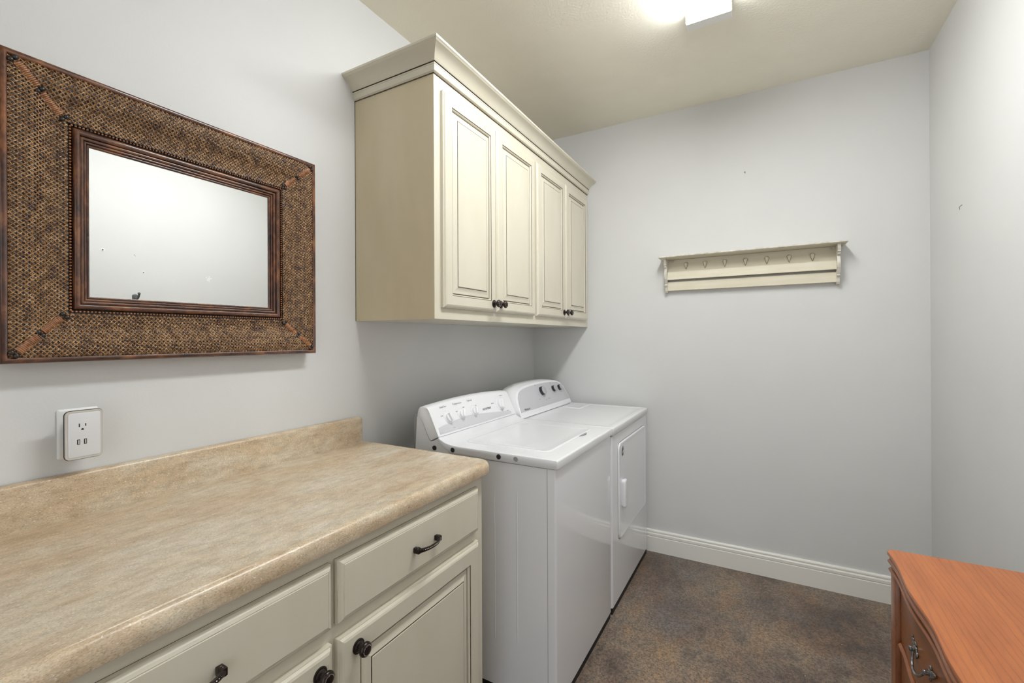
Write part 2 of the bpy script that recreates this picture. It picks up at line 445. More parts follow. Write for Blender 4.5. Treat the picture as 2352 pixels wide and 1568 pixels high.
# ------------------------------------------------------------------ upper cabinet
uc = thing('upper_cabinet', 'cream glazed wall cabinet with four raised-panel doors above washer and dryer', 'cabinet', (0.2, 2.09, 1.4195))
UX, UY0, UY1, UZ0, UZ1 = 0.4085, 1.288, 2.908, 1.4195, 2.345
bm = bmesh.new()
box(bm, 0.001, UX-0.019, UY0, UY0+0.018, UZ0+0.010, UZ1)
box(bm, 0.001, UX-0.019, UY1-0.018, UY1, UZ0+0.010, UZ1)
box(bm, 0.001, UX-0.019, UY0+0.018, UY1-0.018, UZ0+0.010, UZ0+0.026)
box(bm, 0.001, UX-0.019, UY0+0.018, UY1-0.018, UZ1-0.018, UZ1)
box(bm, 0.001, 0.007, UY0+0.018, UY1-0.018, UZ0+0.026, UZ1-0.018)
obj('carcass', bm, 'cabinet_paint_shaded', uc, smooth=0)
bm = bmesh.new()
for y0, y1, z0, z1 in ((UY0, 1.345, UZ0, UZ1), (2.065, 2.125, UZ0+.062, 2.24), (2.85, UY1, UZ0, UZ1), (1.345, 2.85, UZ0, UZ0+0.062), (1.345, 2.85, 2.24, UZ1)):
    box(bm, UX-0.019, UX, y0, y1, z0, z1)
obj('face_frame', bm, 'cabinet_paint', uc, smooth=0)
bm = newbox(0.002, UX-0.0195, UY0, UY1, UZ0, UZ0+0.0095)
obj('bottom_panel', bm, 'cabinet_paint', uc, smooth=0)
# crown moulding: (projection, height, material) swept round the near side and the front
cp = [(0.000, 2.3125, 1), (0.0035, 2.3125, 1), (0.0040, 2.3150, 0), (0.010, 2.3185, 0), (0.0135, 2.3270, 0), (0.0135, 2.3385, 0), (0.0150, 2.3390, 0), (0.0150, 2.3432, 1), (0.0118, 2.3436, 1), (0.0118, 2.3468, 1), (0.0150, 2.3478, 0), (0.0175, 2.3495, 0), (0.0230, 2.3580, 0), (0.0330, 2.3700, 0), (0.0440, 2.3790, 0), (0.0560, 2.3855, 0), (0.0590, 2.3870, 0), (0.0605, 2.3890, 0), (0.0650, 2.3920, 0), (0.0660, 2.3990, 0), (0.0600, 2.4020, 0), (0.0, 2.4020, 0)]
bm = bmesh.new()
path = [lambda p: (0.0005, UY0-p), lambda p: (UX+p, UY0-p), lambda p: (UX+p, UY1)]
loops(bm, [[(*f(p), z) for f in path] for p, z, m_ in cp], False, False, [c_[2] for c_ in cp], close=False)
obj('crown_moulding', bm, ['cabinet_paint', 'glaze'], uc, smooth=28)
for i, (y0, y1) in enumerate(((1.325, 1.696), (1.701, 2.083), (2.106, 2.485), (2.492, 2.868))):
    d = cabinet_door(uc, UX, y0, y1, 1.462, 2.267)
    knob(d, UX+0.0195, (y1-0.026) if i % 2 == 0 else (y0+0.026), 1.497)
obj('shaded_end_panel', newbox(0.001, UX-0.0006, UY0-0.0008, UY0+0.0004, UZ0-0.0004, 2.313), 'cabinet_paint_shaded', uc, smooth=0)  # thin skin carrying the painted shade out to the front edge
# thin dark caulk line where the cabinet meets the wall
obj('glaze_line', newbox(0.0004, 0.0022, UY0-0.0022, UY0-0.0004, UZ0, 2.312), 'glaze', uc, smooth=0)

# ------------------------------------------------------------------ base cabinet
bc = thing('base_cabinet', 'cream glazed base cabinet with two drawers and two doors under the countertop', 'cabinet', (0.3, 0.675, 0))
BX, BY0, BY1 = 0.609, 0.062, 1.287
bm = bmesh.new()
box(bm, 0.003, BX-0.019, BY0, BY0+0.018, 0.0, 0.884)
box(bm, 0.003, BX-0.019, BY1-0.018, BY1, 0.0, 0.884)
box(bm, 0.003, BX-0.019, BY0+0.018, BY1-0.018, 0.10, 0.118)
box(bm, 0.003, 0.012, BY0+0.018, BY1-0.018, 0.118, 0.884)
box(bm, BX-0.09, BX-0.072, BY0+0.018, BY1-0.018, 0.0, 0.10)
obj('carcass', bm, 'cabinet_paint_shaded', bc, smooth=0)
bm = bmesh.new()
for y0, y1, z0, z1 in ((BY0, 0.105, 0.10, 0.884), (0.652, 0.700, 0.10, 0.884), (1.235, BY1, 0.10, 0.884), (0.105, 0.652, 0.845, 0.884), (0.700, 1.235, 0.845, 0.884), (0.105, 0.652, 0.66, 0.72), (0.700, 1.235, 0.66, 0.72), (0.105, 0.652, 0.10, 0.15), (0.700, 1.235, 0.10, 0.15)):
    box(bm, BX-0.019, BX, y0, y1, z0, z1)
obj('face_frame', bm, 'cabinet_paint', bc, smooth=0)
for i, (y0, y1) in enumerate(((0.101, 0.667), (0.683, 1.248))):
    prof = [(0, 0.0, 1), (0.0, 0.0015, 0), (0, 0.0100, 2), (0.0015, 0.0112, 0), (0.0060, 0.0160, 0), (0.0115, 0.0185, 2), (0.0130, 0.0185, 0), (0.0145, 0.0195, 0)]
    bm = bmesh.new()
    loops(bm, [panel_ring(y0, y1, 0.7085, 0.853, ins, BX+dd) for ins, dd, m_ in prof], True, True, [p[2] for p in prof[:-1]] + [0])
    d = obj('drawer', bm, ['cabinet_paint', 'glaze', 'glaze_soft'], bc, smooth=20)
    bar_pull(d, BX+0.0195, 0.972 if i else 0.384, 0.7765)
    d = cabinet_door(bc, BX, y0, y1, 0.125, 0.6755, 0.062)
    knob(d, BX+0.0195, (y0+0.051) if i else (y1-0.036), 0.634)

# ------------------------------------------------------------------ countertop
ct = thing('countertop', 'beige stone-look laminate countertop with backsplash', 'countertop', (0.32, 0.68, 0.885))
def counter_outline(ins, insy):
    x1, y0, y1, r = 0.638-ins, 0.045, 1.312-insy, 0.030
    out = [(0.0015, y0), (x1, y0)]
    for k in range(9):
        a = PI/2*k/8
        out.append((x1-r+r*math.cos(a), y1-r+r*math.sin(a)))
    out.append((0.0015, y1))
    return out
bm = bmesh.new()
rg = []
for ins, insy, z in ((0.020, 0.012, 0.885), (0.006, 0.003, 0.885), (0.0015, 0.001, 0.888), (0.0, 0.0, 0.894), (0.0, 0.0, 0.909), (0.0010, 0.0006, 0.9155), (0.0040, 0.0016, 0.9220), (0.0085, 0.0024, 0.9262), (0.0140, 0.0030, 0.9282), (0.0200, 0.0036, 0.9285), (0.0300, 0.0045, 0.9276), (0.0400, 0.0060, 0.9272)):
    rg.append([(x, y, z) for x, y in counter_outline(ins, insy)])
loops(bm, rg, True, True)
obj('slab', bm, 'laminate', ct, smooth=40)
bm = bmesh.new()
def bs_ring(x, ins):
    y0, y1, z0, z1, r = 0.045, 1.302-ins, 0.9268, 1.030-ins, 0.013
    out = [(x, y0, z0), (x, y1, z0)]
    for k in range(7):
        a = PI/2*k/6; out.append((x, y1-r+r*math.cos(a), z1-r+r*math.sin(a)))
    out.append((x, y0, z1))
    return out
loops(bm, [bs_ring(0.0015, 0), bs_ring(0.0150, 0), bs_ring(0.0195, 0.0012), bs_ring(0.0225, 0.0040), bs_ring(0.0238, 0.0075)], True, True)
obj('backsplash', bm, 'laminate', ct, smooth=40)

# ================================================================== washer
wa = thing('washing_machine', 'white top-load washer with white dial knobs next to countertop', 'washer', (0.48, 1.79, 0))
WY0, WY1, WX = 1.466, 2.119, 0.806
def vert_edges(e):
    a, b = e.verts; return abs(a.co.x-b.co.x) < 1e-6 and abs(a.co.y-b.co.y) < 1e-6
obj('base', newbox(0.17, WX-0.003, WY0+0.006, WY1-0.006, 0.0, 0.034), 'black_base', wa, smooth=0)
bm = bmesh.new()
# side panels and back as one shell, near side carries two pressed creases
def washer_side():
    ys = WY0+0.0015
    xs = [0.165, 0.5475, 0.550, 0.5525, 0.6455, 0.648, 0.6505, 0.7712]
    dy = [0, 0, -0.0010, 0, 0, -0.0012, 0, 0]
    zs = [0.024, 0.195, 0.215, 0.755, 0.775, 0.876]
    gz = [0, 0, 1, 1, 0, 0]
    g = [[bm.verts.new((x, ys+d*q, z)) for x, d in zip(xs, dy)] for z, q in zip(zs, gz)]
    for i in range(len(zs)-1):
        for j in range(len(xs)-1):
            bm.faces.new((g[i][j], g[i][j+1], g[i+1][j+1], g[i+1][j]))
washer_side()
box(bm, 0.165, 0.7712, WY0+0.0016, WY1-0.0015, 0.0245, 0.8755)
obj('side_panel', bm, 'appliance_white', wa, smooth=0)
obj('seam', newbox(0.7705, 0.7738, WY0+0.0021, WY1-0.004, 0.0255, 0.8745), 'appliance_seam', wa, smooth=0)
obj('front_panel', newbox(0.7732, WX, WY0+0.001, WY1-0.001, 0.031, 0.8765, bev=0.008, seg=4, edges=lambda e: vert_edges(e) and e.verts[0].co.x > 0.79), 'appliance_white', wa)
obj('deck_gasket', newbox(0.19, WX-0.006, WY0+0.0035, WY1-0.0035, 0.8745, 0.8795), 'appliance_seam', wa, smooth=0)
# deck: side profile swept across, slightly rounded ends
dp = [(0.345, 0.8785), (0.811, 0.8785), (0.8140, 0.8797), (0.8150, 0.8830), (0.8150, 0.9050), (0.8142, 0.9088), (0.8115, 0.9112), (0.8070, 0.9120), (0.380, 0.9130), (0.345, 0.9155), (0.315, 0.9220), (0.290, 0.9340), (0.281, 0.9390), (0.279, 0.9350), (0.292, 0.9205), (0.312, 0.9060), (0.334, 0.8910)]
bm = bmesh.new()
def deck_sec(y, sh):
    cx, cz = 0.55, 0.893
    return [(cx+(x-cx)*(1-sh*0.5) if x > 0.7 else x, y, cz+(z-cz)*(1-sh*6) if z > 0.9 or z < 0.885 else z) for x, z in dp]
loops(bm, [deck_sec(WY0-0.003, 0.016), deck_sec(WY0-0.0022, 0.006), deck_sec(WY0-0.0005, 0.0015), deck_sec(WY0+0.002, 0.0), deck_sec(WY1-0.003, 0.0), deck_sec(WY1-0.0005, 0.0015), deck_sec(WY1+0.0012, 0.006), deck_sec(WY1+0.002, 0.016)], True, True)
obj('deck', bm, 'appliance_top', wa, smooth=50)
# lid
def xy_rrect(x0, x1, y0, y1, r, ins, z, n=6):
    return [(a, b, z) for a, b in rrect(x0, x1, y0, y1, r, n, ins)]
bm = bmesh.new()
LB = (0.352, 0.742, 1.545, 2.058, 0.035)
loops(bm, [xy_rrect(*LB, 0, 0.9124), xy_rrect(*LB, 0.0005, 0.9142), xy_rrect(*LB, 0.003, 0.9158), xy_rrect(*LB, 0.010, 0.9160), xy_rrect(*LB, 0.016, 0.9145), xy_rrect(*LB, 0.05, 0.9140)], True, True)
lid = obj('lid', bm, 'appliance_top', wa, smooth=50)
bm = bmesh.new()
pts = [(0.741, 1.872, 0.9146), (0.747, 1.890, 0.9163), (0.750, 1.915, 0.9166), (0.748, 1.940, 0.9163), (0.742, 1.958, 0.9146)]
tube(bm, pts, [0.001, 0.0042, 0.0055, 0.0042, 0.001], 8, flat=0.35, side=(1, 0, 0))
obj('finger_grip', bm, 'appliance_seam', lid, label='dark finger slot at lid edge')
# console
def arch(y, c, half, drop): return -drop*((y-c)/half)**2
obj('rear_panel', newbox(0.138, 0.165, WY0+0.012, WY1-0.012, 0.10, 1.020), 'metal_grey', wa)
cb = [(0.158, 0.8785), (0.3425, 0.8785), (0.331, 0.8905), (0.309, 0.9050), (0.289, 0.9195), (0.2765, 0.9335), (0.2700, 0.9305), (0.2480, 0.9195), (0.2420, 0.9190), (0.2350, 0.9240), (0.2240, 0.9420), (0.1960, 0.9990), (0.1880, 1.0100), (0.1810, 1.0145), (0.1670, 1.0160)]
bm = bmesh.new(); extrude_y(bm, cb, WY0-0.001, WY1+0.001)
obj('console_base', bm, 'plastic_white', wa, smooth=40)
cs = [(0.1680, 1.0190), (0.1815, 1.0172), (0.1895, 1.0122), (0.1980, 1.0005), (0.2258, 0.9435), (0.2365, 0.9262), (0.2425, 0.9220), (0.2475, 0.9225), (0.2700, 0.9335), (0.2790, 0.9372), (0.2850, 0.9410), (0.2835, 0.9445), (0.2330, 1.0510), (0.2280, 1.0585), (0.2200, 1.0640), (0.1950, 1.0650), (0.1810, 1.0610), (0.1740, 1.0520), (0.1700, 1.0380)]
WC, WHALF = 1.7925, 0.3265
def shell_sec(y, k):
    out = []
    for x, z in cs:
        f = max(0.0, min(1.0, (z-0.945)/0.11))
        zz = z + (0.0095+arch(y, WC, WHALF, 0.0135))*f
        xx = 0.225+(x-0.225)*(1-k) if k else x
        zz = 0.985+(zz-0.985)*(1-k) if k else zz
        out.append((xx, y, zz))
    return out
bm = bmesh.new()
ys = [(WY0-0.0025, 0.045), (WY0-0.0005, 0.018), (WY0+0.003, 0.004), (WY0+0.008, 0.0)] + [(WY0+0.008+(WY1-WY0-0.016)*k/14, 0) for k in range(1, 14)] + [(WY1-0.008, 0.0), (WY1-0.003, 0.004), (WY1+0.0005, 0.018), (WY1+0.0025, 0.045)]
loops(bm, [shell_sec(y, k) for y, k in ys], True, True)
con = obj('console', bm, 'plastic_white', wa, smooth=45)
FN = Vector((0.9045, 0, 0.4264)).normalized(); FU = Vector((-0.4264, 0, 0.9045)).normalized()
def wface(y, z, out=0.0):
    t = (z-0.9445)/(1.0510+0.964*(0.0095+arch(y, WC, WHALF, 0.0135))-0.9445)
    return Vector((0.2835+(0.2330-0.2835)*t, y, z)) + FN*out
def wband(name, ytop, mname, parent):
    bm = bmesh.new(); a = []; b = []
    for y, z0, z1 in ytop:
        a.append(wface(y, z0, 0.0010)); b.append(wface(y, z1, 0.0010))
    vr = loops(bm, [a, b], close=False)
    return obj(name, bm, mname, parent)
sw = []
for k in range(25):
    y = WY0+0.012+0.60*k/24
    t = (y-WY0-0.012)/0.60
    top = 0.9665+0.026*math.sin(min(1.0, t*1.55+0.12)*PI*0.62)-0.055*max(0, t-0.38)**1.3
    sw.append((y, 0.9485, max(0.9490, top)))
wband('grey_swoosh', sw, 'plastic_swoosh', con)
def washer_knob(y, z, r, ang):
    bm = bmesh.new(); c = wface(y, z, 0.0)
    lathe(bm, c, FN, [(r*1.28, 0.0), (r*1.28, 0.0018), (r*1.2, 0.0028), (r*1.02, 0.0030), (r*1.0, 0.010), (r*0.96, 0.0125), (r*0.85, 0.0135)], 28)
    # grip bar across the knob
    R = Vector((0, 1, 0)); d = (R*math.sin(ang)+FU*math.cos(ang)); e = FN.cross(d)
    prof = [(-1.0, 0.34), (-0.5, 0.42), (0.5, 0.42), (1.0, 0.34)]
    ring0 = []; ring1 = []; ring2 = []
    for s_ in (1, -1):
        for a, b in (prof if s_ == 1 else prof[::-1]):
            ring0.append(c+d*a*r*0.96+e*b*r*s_+FN*0.012)
            ring1.append(c+d*a*r*0.94+e*b*r*s_*0.86+FN*0.022)
            ring2.append(c+d*a*r*0.84+e*b*r*s_*0.6+FN*0.0235)
    loops(bm, [ring0, ring1, ring2], True, True)
    return obj('dial_knob', bm, 'plastic_white', con, smooth=40)
for y, r, ang in ((1.5650, 0.0190, 2.9), (1.6610, 0.0175, 0.5), (1.7610, 0.0175, 0.4)):
    washer_knob(y, 1.002, r, ang)
k4 = washer_knob(2.003, 1.0045, 0.0265, 0.45)
def ticks(parent, yc, zc, r0, a0, a1, n, face, U, mname='print_grey', ln=0.004, wd=0.0007):
    bm = bmesh.new(); c = face(yc, zc, 0.0012)
    for k in range(n):
        a = math.radians(a0+(a1-a0)*k/(n-1))
        d = Vector((0, 1, 0))*math.sin(a)+U*math.cos(a); e = Vector((0, 1, 0))*math.cos(a)-U*math.sin(a)
        p = c+d*r0
        q = [p-e*wd, p+e*wd, p+e*wd+d*ln, p-e*wd+d*ln]
        bm.faces.new([bm.verts.new(v) for v in q])
    return obj('dial_marks', bm, mname, parent, smooth=0)
for y, r in ((1.5650, 0.030), (1.6610, 0.028), (1.7610, 0.028)):
    ticks(con, y, 1.002, r, -80, 60, 5, wface, FU)
ticks(con, 2.003, 1.0045, 0.040, -110, 150, 12, wface, FU)
for txt, y, z, s_ in (('Load Size', 1.553, 1.0465, 0.0125), ('Temperature', 1.655, 1.0485, 0.0125), ('Options', 1.752, 1.0500, 0.0125)):
    text_mesh('dial_lettering', txt, s_, (0, 1, 0), FU, wface(y, z, 0.0009), 'print_grey', con)
text_mesh('brand_lettering', 'HOTPOINT', 0.0150, (0, 1, 0), FU, wface(1.872, 0.9955, 0.0009), 'print_dark', con)
for txt, y, z in (('Normal', 1.935, 1.0150), ('Delicates', 2.040, 1.0420), ('Heavy', 2.052, 0.9650), ('Small', 1.528, 1.0130), ('Large', 1.580, 0.9580), ('Hot', 1.633, 1.0170), ('Cold', 1.690, 1.0280), ('On', 1.790, 1.0240)):
    text_mesh('dial_lettering', txt, 0.0075, (0, 1, 0), FU, wface(y, z, 0.0009), 'print_grey', con)
# hole plugs along the near side of the deck
for x, z, m_, nm in ((0.2620, 0.8945, 'plastic_dark', 'hole_plug'), (0.3555, 0.8965, 'plastic_dark', 'hole_plug'), (0.5720, 0.8965, 'plastic_dark', 'hole_plug')):
    bm = bmesh.new()
    lathe(bm, (x, WY0-0.0005, z), (0, -1, 0), [(0.0098, 0), (0.0098, 0.0040), (0.0090, 0.0048), (0.004, 0.0052)], 20)
    obj(nm, bm, m_, wa, label='round black hole plug')
bm = bmesh.new()
lathe(bm, (0.6460, WY0-0.0005, 0.8965), (0, -1, 0), [(0.0100, 0), (0.0100, 0.0034), (0.0086, 0.0040), (0.0080, 0.0030), (0.002, 0.0030)], 20)
obj('hole_plug', bm, 'metal_grey', wa, label='round metal hole cap')

# ================================================================== dryer
dr = thing('clothes_dryer', 'white front-load dryer with grey control panel between washer and corner', 'dryer', (0.46, 2.50, 0))
DY0, DY1, DX = 2.134, 2.868, 0.808
obj('base', newbox(0.14, DX-0.003, DY0+0.006, DY1-0.006, 0.0, 0.036), 'black_base', dr, smooth=0)
obj('side_panel', newbox(0.12, DX-0.022, DY0+0.002, DY1-0.002, 0.029, 0.8665), 'appliance_white', dr, smooth=0)
obj('front_panel', newbox(DX-0.030, DX, DY0, DY1, 0.033, 0.8655, bev=0.012, seg=5, edges=lambda e: vert_edges(e) and e.verts[0].co.x > 0.80), 'appliance_white', dr)
obj('top_gasket', newbox(0.14, DX-0.004, DY0+0.004, DY1-0.004, 0.864, 0.8705), 'appliance_seam', dr, smooth=0)
bm = bmesh.new()
def tring(ins, z, rx=0.014): return [(a, b, z) for a, b in rrect(0.125, 0.815, DY0-0.002, DY1+0.002, rx, 4, ins)]
loops(bm, [tring(0.003, 0.8695), tring(0.0, 0.8720), tring(0.0, 0.9020), tring(0.0010, 0.9058), tring(0.0035, 0.9082), tring(0.008, 0.9090), tring(0.028, 0.9092), tring(0.036, 0.9070), tring(0.06, 0.9066)], True, True)
obj('top_panel', bm, 'appliance_top', dr, smooth=50)
# lint screen cover: raised pad in the rear right corner of the top
bm = bmesh.new()
PB = (0.33, 0.455, 2.640, 2.845, 0.018)
loops(bm, [xy_rrect(*PB, 0, 0.9064), xy_rrect(*PB, 0.004, 0.9098), xy_rrect(*PB, 0.016, 0.9104), xy_rrect(*PB, 0.022, 0.9090), xy_rrect(*PB, 0.035, 0.9088)], True, True)
obj('lint_cover', bm, 'appliance_top', dr, smooth=50)
# console: domed outline, tilted face
DC = 2.4955
half = [(0.358, 0.9090), (0.3575, 0.9250), (0.354, 0.9550), (0.346, 0.9900), (0.331, 1.0230), (0.305, 1.0470), (0.270, 1.0600), (0.225, 1.0685), (0.170, 1.0735), (0.100, 1.0765), (0.035, 1.0775)]
outl = [(DC+d, z) for d, z in half] + [(DC-d, z) for d, z in half[::-1]]
DN = Vector((0.911, 0, 0.413)).normalized(); DU = Vector((-0.413, 0, 0.911)).normalized()
def dx_at(z): return 0.315-(z-0.909)*0.453
def inset_outline(pts, d):
    n = len(pts); res = []
    for i in range(n):
        a, b, c_ = Vector(pts[i-1]), Vector(pts[i]), Vector(pts[(i+1) % n])
        t1 = (b-a).normalized(); t2 = (c_-b).normalized()
        n1 = Vector((-t1.y, t1.x)); n2 = Vector((-t2.y, t2.x))
        m_ = (n1+n2); m_ = m_/max(m_.length_squared, 1e-6)*2
        res.append((b.x+m_.x*d, b.y+m_.y*d))
    return res
def dface(y, z, out=0.0): return Vector((dx_at(z), y, z))+DN*out
bm = bmesh.new()
o1 = inset_outline(outl, 0.003); o2 = inset_outline(outl, 0.010)
o0 = inset_outline(outl, -0.003)
loops(bm, [[(0.150, y, z) for y, z in o1], [(0.156, y, max(z, 0.909)) for y, z in o0],
           [(dx_at(z)-0.030, y, max(z, 0.909)) for y, z in o0], [(dx_at(z)-0.027, y, z) for y, z in outl],
           [(dx_at(z)-0.003, y, z) for y, z in outl], [dface(y, z, 0) for y, z in o1], [dface(y, z, 0.0006) for y, z in o2]], True, True)
dcon = obj('console', bm, 'plastic_white', dr, smooth=45)
pan = [(DC+d, max(z, 0.9265)) for d, z in half[1:]] + [(DC-d, max(z, 0.9265)) for d, z in half[1:][::-1]]
pan = inset_outline(pan, 0.0125)
bm = bmesh.new()
loops(bm, [[dface(y, z, 0.0002) for y, z in pan], [dface(y, z, 0.0014) for y, z in pan], [dface(y, z, 0.0018) for y, z in inset_outline(pan, 0.002)]], True, True)
dpan = obj('control_panel', bm, 'plastic_grey', dcon, smooth=40)
def dryer_knob(y, z, r, dep):
    bm = bmesh.new(); c = dface(y, z, 0.0015)
    lathe(bm, c, DN, [(r*1.22, 0), (r*1.2, 0.0012), (r*1.0, 0.0014)], 28, mi=2)
    lathe(bm, c, DN, [(r*1.04, 0.0010), (r*1.0, 0.004), (r*0.96, dep)], 28, mi=1)
    lathe(bm, c, DN, [(r*0.97, dep-0.0005), (r*0.95, dep+0.0022), (r*0.88, dep+0.0030)], 28, mi=0)
    return obj('dial_knob', bm, ['silver', 'plastic_dark', 'plastic_grey'], dcon, label='black dial knob with silver face')
dryer_knob(2.481, 1.022, 0.0265, 0.020)
dryer_knob(2.650, 1.020, 0.0190, 0.018)
dryer_knob(2.742, 1.018, 0.0190, 0.018)
def dface2(y, z, o): return dface(y, z, o+0.0012)
ticks(dcon, 2.481, 1.022, 0.0375, -140, 150, 13, dface2, DU, 'print_grey', 0.006)
ticks(dcon, 2.481, 1.022, 0.046, -115, -105, 2, dface2, DU, 'print_grey', 0.012)
text_mesh('brand_lettering', 'Whirlpool', 0.0165, (0, 1, 0), DU, dface(2.2300, 0.9440, 0.0022), 'print_dark', dcon)
for txt, y, z in (('Timed Dry', 2.545, 0.9700), ('Auto', 2.425, 1.0580), ('Temp', 2.640, 1.0530), ('Start', 2.735, 1.0500), ('Cool', 2.418, 0.9780), ('Off', 2.500, 0.9660)):
    text_mesh('dial_lettering', txt, 0.0080, (0, 1, 0), DU, dface(y, z, 0.0022), 'print_grey', dcon)
# door in the front
bm = bmesh.new()
DB = (2.232, 2.812, 0.324, 0.812, 0.038)
def dring(ins, x): return [(x, a, b) for a, b in rrect(*DB, 6, ins)]
loops(bm, [dring(-0.0035, DX-0.001), dring(-0.0035, DX+0.0004)], True, True)
obj('door_gap', bm, 'appliance_seam', dr, smooth=0)
bm = bmesh.new()
loops(bm, [dring(0, DX), dring(0, DX+0.0035), dring(0.002, DX+0.0062), dring(0.006, DX+0.0078), dring(0.011, DX+0.0068), dring(0.03, DX+0.0062)], True, True)
dd = obj('door', bm, 'appliance_white', dr, smooth=40)
bm = bmesh.new()
HB = (2.272, 2.318, 0.474, 0.622, 0.018)
def hring(ins, x): return [(x, a, b) for a, b in rrect(*HB, 6, ins)]
loops(bm, [hring(0.006, DX+0.006), hring(0.004, DX+0.012), hring(0.0, DX+0.018), hring(0.001, DX+0.023), hring(0.005, DX+0.026), hring(0.014, DX+0.027)], True, True)
obj('handle', bm, 'plastic_white', dd, smooth=50)
bm = bmesh.new()
lathe(bm, (DX+0.0062, 2.2985, 0.764), (1, 0, 0), [(0.027, 0), (0.027, 0.0012), (0.025, 0.0018)], 28, sx=0.75)
lathe(bm, (DX+0.0080, 2.2985, 0.764), (1, 0, 0), [(0.023, 0), (0.021, 0.0008)], 28, mi=1, sx=0.72)
ring = [(DX+0.0095, 2.2985+0.010*math.sin(a*1.5)*0.9, 0.764+0.016-0.032*k/10) for k, a in ((k, k/10*4.2) for k in range(11))]
tube(bm, ring, 0.0022, 6, mi=0)
obj('badge', bm, ['silver', 'print_dark'], dd, label='small oval grey logo badge')
for z0, z1 in ((0.672, 0.746), (0.376, 0.452)):
    obj('hinge', newbox(DX-0.001, DX+0.0050, 2.8125, 2.8205, z0, z1, bev=0.0012), 'metal_grey', dd)

# ================================================================== mirror with woven frame
mi_ = thing('wall_mirror', 'rectangular mirror in a wide woven rattan frame with dark wood edges', 'mirror', (0.0, 0.679, 1.2965))
MY0, MY1, MZ0, MZ1 = 0.2955, 1.0625, 1.2965, 1.9735
def mrect(ins, x): return [(x, MY0+ins, MZ0+ins), (x, MY1-ins, MZ0+ins), (x, MY1-ins, MZ1-ins), (x, MY0+ins, MZ1-ins)]
def frame_part(name, prof, m_, smooth=50):
    bm = bmesh.new()
    loops(bm, [mrect(i, x) for i, x in prof])
    return obj(name, bm, m_, mi_, smooth=smooth)
rim = [(0.004, 0.001)]
for k in range(11):
    a = PI*k/10
    rim.append((0.0072-0.0072*math.cos(a), 0.0445+0.0090*math.sin(a)))
rim.append((0.0150, 0.030))
frame_part('outer_rim', rim, 'frame_wood')
WU0, WU1 = 0.0130, 0.1140
def wx(u):
    s = (u-WU0)/(WU1-WU0)
    return 0.0460-0.0175*s+0.0070*math.sin(2*PI*s)
frame_part('backing', [(WU0, 0.030)]+[(WU0+(WU1-WU0)*k/14, wx(WU0+(WU1-WU0)*k/14)-0.0006) for k in range(15)]+[(WU1, 0.012)], 'weave_back')
inner = [(0.1225, 0.012)]
for c0, r, xb in ((0.1300, 0.0065, 0.0290), (0.1400, 0.0042, 0.0240), (0.1470, 0.0033, 0.0205), (0.1530, 0.0032, 0.0170)):
    for k in range(7):
        a = PI*k/6
        inner.append((c0-r*math.cos(a), xb+r*0.9*math.sin(a)))
inner.append((0.1568, 0.0145))
frame_part('inner_moulding', inner, 'frame_wood')
bm = bmesh.new()
box(bm, 0.0105, 0.0150, MY0+0.150, MY1-0.150, MZ0+0.150, MZ1-0.150)
obj('glass', bm, 'mirror_glass', mi_, smooth=0)
obj('back_board', newbox(0.001, 0.0095, MY0+0.02, MY1-0.02, MZ0+0.02, MZ1-0.02), 'weave_back', mi_, smooth=0)
# four sides: map (a along side, u inset) to a point
SIDES = [
    (MY1-MY0, lambda a, u: (MY0+a, MZ0+u)),
    (MZ1-MZ0, lambda a, u: (MY1-u, MZ0+a)),
    (MY1-MY0, lambda a, u: (MY1-a, MZ1-u)),
    (MZ1-MZ0, lambda a, u: (MY0+u, MZ1-a)),
]
def weave_side(L, fn):
    bm = bmesh.new()
    V, F = [], []
    pu, pa = 0.0118, 0.0098
    step = 0.0026
    def run(p0, d, length, wid, ph, wl, base, amp):
        n = int(length/step); cur = []
        nx, ny = -d[1], d[0]
        def flush():
            if len(cur) > 2:
                b0 = len(V)
                for (a, u, h) in cur:
                    for s_, dz in ((-1, 0), (0, 0.0009), (1, 0)):
                        aa, uu = a+nx*wid*s_, u+ny*wid*s_
                        y, z = fn(aa, uu)
                        V.append((wx(min(max(uu, WU0), WU1))+h+dz, y, z))
                for i in range(len(cur)-1):
                    for j in range(2):
                        q = b0+i*3+j
                        F.append((q, q+1, q+4, q+3))
            cur.clear()
        for i in range(n+1):
            a = p0[0]+d[0]*step*i; u = p0[1]+d[1]*step*i
            if WU0 <= u <= WU1 and u-0.002 <= a <= L-u+0.002:
                cur.append((a, u, base+amp*math.sin(2*PI*step*i/wl+ph)))
            else: flush()
        flush()
    k = 0
    u = WU0+0.003
    while u < WU1:                                   # along the side
        run((0, u), (1, 0), L, 0.00095, k*PI, 2*pa, 0.0012, 0.0008); u += pu; k += 1
    a = 0.0; k = 0
    while a < L:                                     # across
        run((a, WU0), (0, 1), WU1-WU0, 0.00095, k*PI, 2*pu, 0.0012, 0.0008); a += pa; k += 1
    ang = math.atan2(pa, pu)
    span = WU1-WU0
    dd_ = (math.cos(0.80), math.sin(0.80))
    reach = span/dd_[1]
    a = -span*1.2; k = 0
    while a < L+span*1.2:                            # two diagonals
        run((a, WU0), dd_, reach, 0.00122, k*PI*0.5, 0.0155, 0.0028, 0.0013)
        run((a+pa*0.5, WU0), (-dd_[0], dd_[1]), reach, 0.00122, k*PI*0.5+1.6, 0.0155, 0.0028, 0.0013)
        a += pa*1.0; k += 1
    vv = [bm.verts.new(p) for p in V]
    for f in F: bm.faces.new([vv[i] for i in f])
    return obj('woven_cane', bm, 'cane', mi_, smooth=80, kind='stuff', label='golden brown woven cane strands')
for L, fn in SIDES: weave_side(L, fn)
